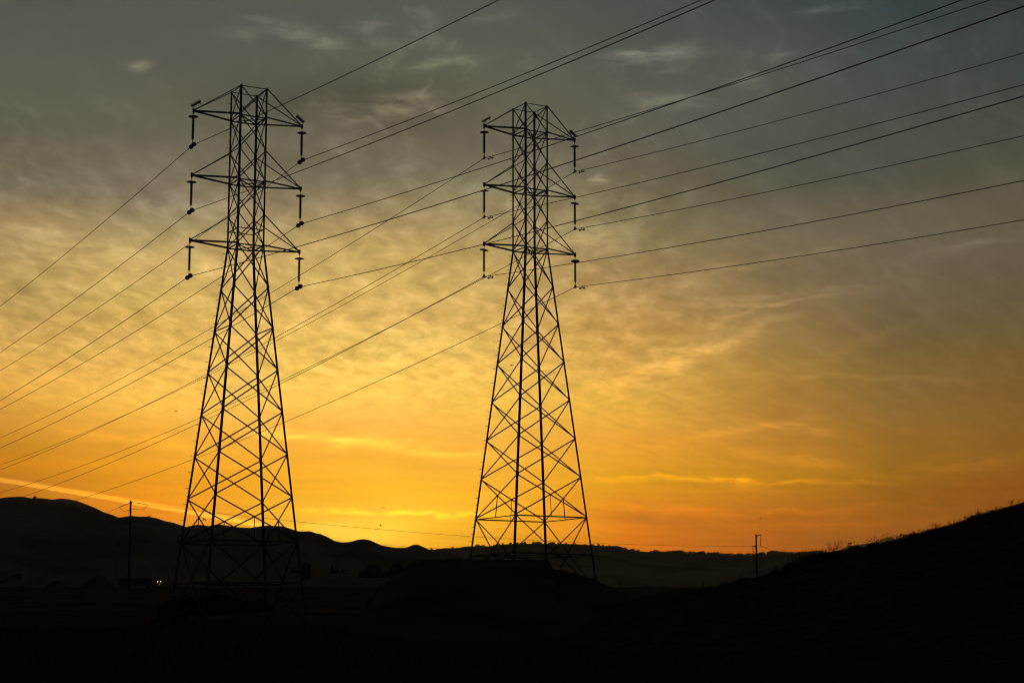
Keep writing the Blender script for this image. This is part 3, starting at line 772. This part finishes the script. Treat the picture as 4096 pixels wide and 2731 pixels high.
# dump truck with its headlights on
D = 690.0
tb = at(560, 2352, D); u = D / F
tr = empty('truck', (tb.x, D, tb.z), 'long dark truck far off with two bright headlights lit', 'truck')
X0 = at(560, 2352, D).x
def lx(px): return at(px, 2352, D).x - X0
def lz(py): return at(560, py, D).z - tb.z
mb = MB()
mb.box(((lx(470) + lx(602)) / 2, 1.5, (lz(2312) + 1.2) / 2), (lx(602) - lx(470), 2.6, lz(2312) - 1.2))
for k in range(9): mb.box((lx(474 + k * 15.6), .17, (lz(2312) + 1.2) / 2), (.12, .08, lz(2312) - 1.3))
mb.box(((lx(470) + lx(602)) / 2, .21, lz(2312)), (lx(602) - lx(470) + .1, .1, .18))
mb.build('trailer', PAINT, tr)
cabp = [Vector((lx(604), 0, 1.0)), Vector((lx(648), 0, 1.0)), Vector((lx(648), 0, 2.2)), Vector((lx(634), 0, 2.6)), Vector((lx(630), 0, lz(2309))), Vector((lx(612), 0, lz(2306))), Vector((lx(604), 0, lz(2309)))]
n = len(cabp)
cab = MB().add([p + Vector((0, .2, 0)) for p in cabp] + [p + Vector((0, 2.7, 0)) for p in cabp], [tuple(range(n))[::-1], tuple(range(n, 2 * n))] + [(i, (i + 1) % n, n + (i + 1) % n, n + i) for i in range(n)]).build('cab', PAINT, tr)
MB().box((lx(620), .18, lz(2317)), (1.2, .05, .8)).build('window', GLASS, cab)
for px in (484, 498, 590, 612, 640):
    MB().lathe([(.2, -.16), (.5, -.15), (.5, .15), (.2, .16)], 16).build('wheel', RUBBER, tr, False, Vector((lx(px), .5, .5))).rotation_euler = (R(90), 0, 0)
def lampball(r, n=10): return MB().tube([(0, -r, 0), (0, -r * .7, 0), (0, 0, 0), (0, r * .6, 0)], [r * .3, r * .8, r, r * .6], n)
for px in (630.5, 642.5):
    lampball(.17).build('headlight', LAMP, tr, True, Vector((lx(px), -.15, lz(2325))))
lampball(.10).build('marker_light', AMBER, tr, True, Vector((lx(638.5), -.12, lz(2335))))
# slanted conveyor with a square hopper
D = 600.0
p0 = at(0, 2340, D)
cv = empty('conveyor', p0, 'slanted conveyor with a square hopper box and thin mast at far left', 'conveyor')
def L_(px, py, dd=0): v = at(px, py, D) - p0; v.y = dd; return v
mb = MB()
for dd in (-.6, .6):
    mb.tube([L_(-30, 2346, dd), L_(66, 2306, dd)], .16, 6); mb.tube([L_(-30, 2337, dd), L_(66, 2298, dd)], .12, 6)
    for k in range(9):
        f0, f1 = k / 9, (k + 1) / 9
        mb.tube([L_(-30, 2346, dd).lerp(L_(66, 2306, dd), f0), L_(-30, 2337, dd).lerp(L_(66, 2298, dd), f1)], .06, 4)
mb.build('boom', STEEL, cv)
MB().box(L_(77, 2303), (1.55, 1.6, 1.6)).prism(L_(77, 2313), L_(77, 2318), [Vector((-.5, -.5, 0)), Vector((.5, -.5, 0)), Vector((.5, .5, 0)), Vector((-.5, .5, 0))]).build('hopper', PAINT, cv)
MB().tube([L_(60, 2356), L_(61, 2253)], [.12, .07], 6).tube([L_(28, 2356), L_(45, 2312)], .1, 6).build('mast', STEEL, cv)
pm = at(119, 2356, D)
m_ = MB().tube([(0, 0, -.6), (0, 0, (at(119, 2238, D) - pm).z)], [.14, .08], 8).tube([(-.7, 0, (at(119, 2243, D) - pm).z), (1.1, 0, (at(119, 2241, D) - pm).z)], .07, 6).build('lamp_mast', STEEL, None, False, pm)
tag(m_, 'thin unlit mast with a short crossbar right of the conveyor', 'mast')
# tank, machines
D = 300.0
def place(px, py, D): return at(px, py, D)
p = place(1224, 2296, D); s = D / F
tk = empty('storage_tank', p, 'squat dark tank with a domed lid behind the left pylon right leg', 'tank')
MB().lathe([(20 * s, -.8), (20 * s, 36 * s), (21 * s, 37 * s), (21 * s, 39 * s), (19 * s, 41 * s)], 20).build('tank_shell', PAINT, tk, False)
MB().lathe([(19 * s, 41 * s), (12 * s, 44 * s), (4 * s, 46 * s), (3 * s, 47 * s)], 20).build('lid', PAINT, tk, True)
MB().box((-.1, -20 * s - .1, 18 * s), (.5, .06, 38 * s)).build('ladder', STEEL, tk)
p = place(1181, 2290, D)
ph = empty('pump', p, 'low dark pump unit left of the squat tank', 'machine')
MB().box((0, 0, .15), (30 * s, .8, .5)).box((-.35, 0, .6), (.5, .5, .5)).build('housing', PAINT, ph)
MB().tube([(.3, 0, .3), (.3, 0, .9), (.55, 0, 1.0)], .07, 8).build('pipe', STEEL, ph)
p = place(1334, 2292, D)
ex = empty('excavator', p, 'small dark excavator with its arm folded, right of the tank', 'excavator')
MB().box((0, 0, .16), (24 * s, 1.1, .34)).build('track', RUBBER, ex)
body = MB().box((-.05, 0, .58), (.95, .9, .45)).build('body', PAINT, ex)
MB().box((-.28, 0, 1.0), (.36, .6, .5)).build('cab', GLASS, body)
MB().tube([(.2, 0, .7), (.45, 0, 1.15), (.68, 0, .75), (.74, 0, .45)], [.09, .08, .06, .05], 6).build('arm', PAINT, ex)
MB().box((.74, 0, .36), (.22, .3, .2)).build('bucket', STEEL, ex)
p = place(1379, 2292, D)
cr_ = empty('trailer', p, 'low open trailer on thin legs beside the small excavator', 'trailer')
MB().box((0, 0, .52), (26 * s, 1.0, .16)).box((-.42, 0, .62), (.1, 1.0, .2)).build('bed', PAINT, cr_)
for x in (-.42, .42): MB().box((x, 0, .1), (.08, .8, .68)).build('leg', STEEL, cr_)

# ------------------------------------------------------------------ fence remains in the dip on the right
def fence_post(px, y0, y1, D, out, label):
    a, b = at(px, y1, D), at(px, y0, D)
    g_ = interp(GZ, D) - .6
    z0 = min(a.z, g_) - a.z
    t = empty('fence_post', a, label, 'fence post', 'leaning fence posts in the dip')
    MB().tube([(0, 0, z0), (0, 0, (b - a).z)], .055, 8).build('shaft', STEEL, t)
    if out: MB().tube([(0, 0, (b - a).z), ((out[0]) * D / F, 0, (b - a).z + out[1] * D / F)], .045, 6).build('outrigger', STEEL, t)
    return t
fence_post(2480, 2326, 2356, 225, (-16, 17), 'steel fence post with a bent outrigger, below the middle pylon right leg')
fence_post(2814, 2324, 2356, 225, None, 'plain upright fence post nearest the right hillside')
a = at(2595, 2354, 225)
t = empty('fence_post', a, 'fence post leaning hard to the left between the two upright ones', 'fence post', 'leaning fence posts in the dip')
MB().tube([(.3, 0, -1), (-18 * 225 / F, 0, 23 * 225 / F)], .045, 8).build('shaft', STEEL, t)

# ------------------------------------------------------------------ plants
def bush(p, w, h, label, seed, group=None, leaf=.10, n=1600):
    t = empty('bush', p, label, 'bush', group)
    rnd = random.Random(seed); mb = MB()
    for _ in range(n):
        a = rnd.uniform(0, 6.283); r = math.sqrt(rnd.random())
        zt = (1 - r ** 2) ** .5 * h * (.8 + .3 * noise.noise(Vector((a * 1.5, r * 3, seed))))
        q = Vector((math.cos(a) * r * w, math.sin(a) * r * w * .7, zt * rnd.uniform(.3, 1)))
        u = Vector((rnd.gauss(0, 1), rnd.gauss(0, 1), rnd.gauss(0, 1))).normalized(); v = u.orthogonal().normalized()
        s_ = leaf * rnd.uniform(.6, 1.5)
        mb.add([q - u * s_, q + v * s_ * .5, q + u * s_, q - v * s_ * .5], [(0, 1, 2, 3)])
    mb.build('foliage', LEAF, t)
    st = MB()
    for k in range(14):
        a = rnd.uniform(0, 6.283); r = rnd.uniform(.1, .7)
        st.tube([(0, 0, -.3), (math.cos(a) * r * w * .5, math.sin(a) * r * w * .4, h * .35), (math.cos(a) * r * w, math.sin(a) * r * w * .7, h * .8)], [.05, .03, .01], 5)
    st.build('stems', WOOD, t)
    return t
for i, (px, py, D, w, h) in enumerate([(760, 2390, 172, 3.0, 2.2), (860, 2384, 176, 3.2, 2.6), (1000, 2400, 180, 2.4, 1.4), (690, 2420, 150, 1.8, 1.2)]):
    p = at(px, py, D); p.z = interp(GZ, D) - .1
    bush(p, w, h, ['broad dark bush between the left pylon legs', 'tallest dark bush under the left pylon', 'low spreading bush by the left pylon right foot', 'small bush at the left pylon left foot'][i], 20 + i, 'bushes at the left pylon foot', .14)
def thistle(x, h, seed, heads, y=RHD, spread=.25):
    rnd = random.Random(seed)
    z = rh_z(x, y) - .05
    t = empty('thistle', (x, y, z), 'dry seed-headed thistle on the crest of the right hillside', 'thistle', 'thistles on the hillside crest')
    st = MB(); hd = MB(); tips = []
    st.tube([(0, 0, 0), (rnd.uniform(-.05, .05), 0, h * .5), (rnd.uniform(-.08, .08), 0, h * .96)], [.014, .010, .006], 5)
    tips.append(Vector((0, 0, h)))
    for k in range(heads - 1):
        f_ = rnd.uniform(.3, .7); a = rnd.choice((-1, 1)) * rnd.uniform(.4, 1) * spread * h * 1.6
        q = Vector((a, rnd.uniform(-.1, .1), h * rnd.uniform(.6, .98)))
        st.tube([(0, 0, h * f_), (a * .6, 0, h * (f_ + .12)), q], [.009, .007, .005], 4); tips.append(q)
    for q in tips:
        r = rnd.uniform(.022, .040)
        hd.lathe([(.01, -r), (r, -r * .4), (r * 1.05, r * .3), (r * .6, r), (.01, r * 1.1)], 8, q)
        for k in range(6):
            a = rnd.uniform(0, 6.28); hd.tube([q + Vector((0, 0, r * .5)), q + Vector((math.cos(a) * r * 1.4, math.sin(a) * r * 1.4, r * 1.2))], [.006, .002], 3)
    st.build('stem', WEED, t); hd.build('seed_head', WEED, t)
    return t
def cx(px): return (px - CX) / F * RHD
TH = [(3507,.55,3),(3520,.85,4),(3526,.62,3),(3542,.95,2),(3550,.85,2),(3567,.60,5),(3577,.45,4),(3585,.58,4),(3594,.55,4),(3602,.50,3),(3608,.4,2),
      (3380,1.0,5),(3366,.55,3),(3423,.55,2),(3277,.45,3),(3285,.55,3),(3444,.4,2),(3725,.62,5),(3737,.5,4),(3790,.55,3),(3793,.4,2),(3835,.35,2),(3857,.4,3),(3868,.55,2),(3877,.4,2),(3885,.3,2),
      (3905,.55,4),(3909,.75,3),(3925,.4,4),(3982,.45,3),(4000,.4,3),(4040,.6,4),(4048,.6,4),(4075,.5,3),(3648,.4,3),(3668,.5,2),(3690,.4,2),(3755,.5,3),(3815,.45,2),(3945,.35,2),(3960,.3,2),
      (3132,.9,5),(3160,1.0,5),(3175,.8,4),(3190,.9,4),(3205,1.1,5),(3226,.9,4),(3240,1.2,5),(3256,.9,4),(3300,.8,4),(3320,.7,4),(3342,.9,4),(3400,.9,4),(3412,.8,4),(3460,.8,4),(3480,.8,4),(3492,.9,4),(3100,.7,4),(3075,.6,3)]
for i, (px, h, k) in enumerate(TH):
    thistle(cx(px), h * .72, 100 + i, k)
# wispy dead shrubs on the crest
def wispy(px, h, w, n, seed, label):
    x = cx(px); t = MB(); rnd = random.Random(seed)
    for k in range(n):
        a = rnd.uniform(-1, 1); q1 = Vector((a * w * .35, rnd.uniform(-.2, .2), h * rnd.uniform(.25, .4)))
        q2 = Vector((a * w * rnd.uniform(.7, 1), rnd.uniform(-.4, .4), h * rnd.uniform(.5, 1)))
        t.tube([(a * .15, 0, 0), q1, q2], [.008, .005, .002], 4)
        for j in range(4):
            f_ = rnd.uniform(.3, 1); b0 = q1.lerp(q2, f_)
            t.tube([b0, b0 + Vector((rnd.uniform(-.16, .16), rnd.uniform(-.1, .1), rnd.uniform(.05, .22)))], [.005, .002], 3)
    e = empty('dead_shrub', (x, RHD, rh_z(x, RHD) - .08), label, 'shrub')
    t.build('branches', WEED, e)
wispy(3322, 1.1, .55, 26, 1, 'bare twiggy shrub on the crest where the far ridge meets the hillside')
wispy(3350, 1.2, .40, 14, 2, 'taller thin bare shrub just right of the twiggy one on the crest')
wispy(3286, .75, .28, 10, 3, 'smallest bare shrub, left of the two twiggy ones on the crest')
# scrub thickening the lower left end of the hillside crest
for i, (px, w, h) in enumerate([(3300, 1.0, .50), (3262, .9, .55), (3215, .9, .6), (3165, .8, .45), (3110, .7, .35), (3350, .9, .35), (3420, .8, .35), (2970, .6, .35), (3420+70, .6, .35)]):
    x = cx(px); bush((x, RHD, rh_z(x, RHD) - .25), w, h + .25, 'low dark scrub on the lower crest of the right hillside', 60 + i, 'scrub on the hillside crest', .05, 900)
# grass along the crest and over the near slope
rnd = random.Random(11); mb = MB()
def blade(x, y, z, h, w=.006):
    a = rnd.uniform(0, 3.14); dx_, dy_ = math.cos(a) * w, math.sin(a) * w
    lx_, ly_ = rnd.uniform(-.35, .35) * h, rnd.uniform(-.35, .35) * h
    mb.add([(x - dx_, y - dy_, z), (x + dx_, y + dy_, z), (x + lx_ * .4, y + ly_ * .4, z + h * .6), (x + lx_, y + ly_, z + h)], [(0, 1, 2), (0, 2, 3)])
for _ in range(24000):
    x = rnd.uniform(cx(2830), cx(4180)); y = RHD + rnd.uniform(-2.5, 2.5)
    k = max(0, noise.noise(Vector((x * .9, 0, 9)))) 
    blade(x, y, rh_z(x, y) - .03, rnd.uniform(.06, .19) * (1 + 2.2 * k) * (2.2 if rnd.random() < .02 else 1), rnd.uniform(.004, .010))
for _ in range(9000):
    y = rnd.uniform(62, 118); x = rnd.uniform(12, 40)
    blade(x, y, rh_z(x, y) - .03, rnd.uniform(.12, .35), .01)
o = mb.build('grass', WEED); o['kind'] = 'stuff'; tag(o, 'dry grass fringe over the right hillside', 'grass')
# foreground ground cover
rnd = random.Random(12); mb = MB()
for _ in range(14000):
    y = 60 + 80 * rnd.random() ** .8; x = rnd.uniform(-.30, .12) * y
    blade(x, y, ground_z(x, y) - .03, rnd.uniform(.15, .45), .014)
o = mb.build('weeds', GRASS); o['kind'] = 'stuff'; tag(o, 'dark weeds covering the foreground field', 'weeds')

rnd = random.Random(13); mb = MB()
for _ in range(7000):
    x = rnd.uniform(-8.2, 9.0); y = 138 + rnd.gauss(0, 3.0)
    k = max(0, noise.noise(Vector((x * 1.4, 2, 4))))
    blade(x, y, berm_z(x, y) - .03, rnd.uniform(.05, .16) * (1 + 2.5 * k), rnd.uniform(.006, .012))
o = mb.build('berm_grass', WEED); o['kind'] = 'stuff'; tag(o, 'short dry grass tufts on top of the earth berm', 'grass')
# ------------------------------------------------------------------ birds
def bird(px, py, D, span, raise_, yaw, bank, label):
    p = at(px, py, D); mb = MB()
    mb.tube([(0, -.24, 0), (0, -.16, .0), (0, 0, 0), (0, .14, 0), (0, .26, 0)], [.015, .05, .07, .045, .01], 8)
    mb.add([(-.05, .2, 0), (.05, .2, 0), (.07, .36, 0), (-.07, .36, 0), (0, .28, .015), (0, .28, -.015)], [(0, 1, 4), (1, 2, 4), (2, 3, 4), (3, 0, 4), (1, 0, 5), (2, 1, 5), (3, 2, 5), (0, 3, 5)])
    for s_ in (-1, 1):
        st = [(0, .10, 0), (span * .25, .12, raise_), (span * .5, .03, raise_ * .4 - abs(raise_) * .3)]
        vs = []
        for i, (x, ch, z) in enumerate(st):
            vs += [(s_ * x, -ch, z + .012), (s_ * x, ch * .9 + .02 * i, z), (s_ * x, 0, z - .012)]
        mb.add(vs, [(a + 3 * j, b + 3 * j, b + 3 * j + 3, a + 3 * j + 3) for j in (0, 1) for a, b in ((0, 1), (1, 2), (2, 0))] + [(6, 7, 8)])
    o = mb.build('bird', BIRD, None, False, p); o.rotation_euler = (R(-10), R(bank), R(yaw))
    tag(o, label, 'bird', 'birds in flight')
bird(1534, 2031, 420, 1.0, .22, 0, 8, 'gliding bird with arched wings, highest over the hills between the pylons')
bird(1522, 2101, 420, .55, .15, 75, 20, 'dark flapping bird just above the thin wire between the pylons')
bird(1504, 2118, 420, .7, .04, 20, 0, 'tiny bird lowest over the hills between the pylons')
bird(816, 2078, 260, .75, .2, 40, 25, 'bird flying inside the base panel of the left pylon')
bird(2047, 1461, 260, .6, .05, 15, 0, 'small bird seen beside the middle pylon left leg halfway up')
bird(3042, 2073, 420, .7, .06, 30, 0, 'tiny bird above the right wooden pole')
bird(705, 1645, 330, .5, .05, 20, 0, 'speck of a bird left of the left pylon')
# red aviation light on a far mast at the hill foot
p = at(677, 2174, 1120); gz = 10
t = empty('beacon_mast', (p.x, p.y, gz), 'slim far mast with a tiny red light left of the left pylon', 'mast')
MB().tube([(0, 0, -12), (0, 0, p.z - gz)], [.16, .08], 6).build('shaft', STEEL, t)
lampball(.16, 8).build('red_light', RED, t, True, Vector((0, 0, p.z - gz + .1)))

# ------------------------------------------------------------------ haze: thin evening air over the whole valley
HAZE = 3.6e-5
hm = bpy.data.materials.new('evening_haze'); hm.use_nodes = True
t = hm.node_tree; t.nodes.clear()
pv = t.nodes.new('ShaderNodeVolumePrincipled'); pv.inputs['Color'].default_value = (.95, .84, .56, 1)
pv.inputs['Density'].default_value = HAZE; pv.inputs['Anisotropy'].default_value = .5
oo = t.nodes.new('ShaderNodeOutputMaterial'); t.links.new(pv.outputs[0], oo.inputs['Volume'])
if HAZE:
    o = MB().box((0, 3100, 110), (9000, 6900, 330)).build('haze', hm)
    # bottom just below the lowest ground, top above the crests
    o['kind'] = 'stuff'; tag(o, 'thin evening haze filling the valley air', 'haze')
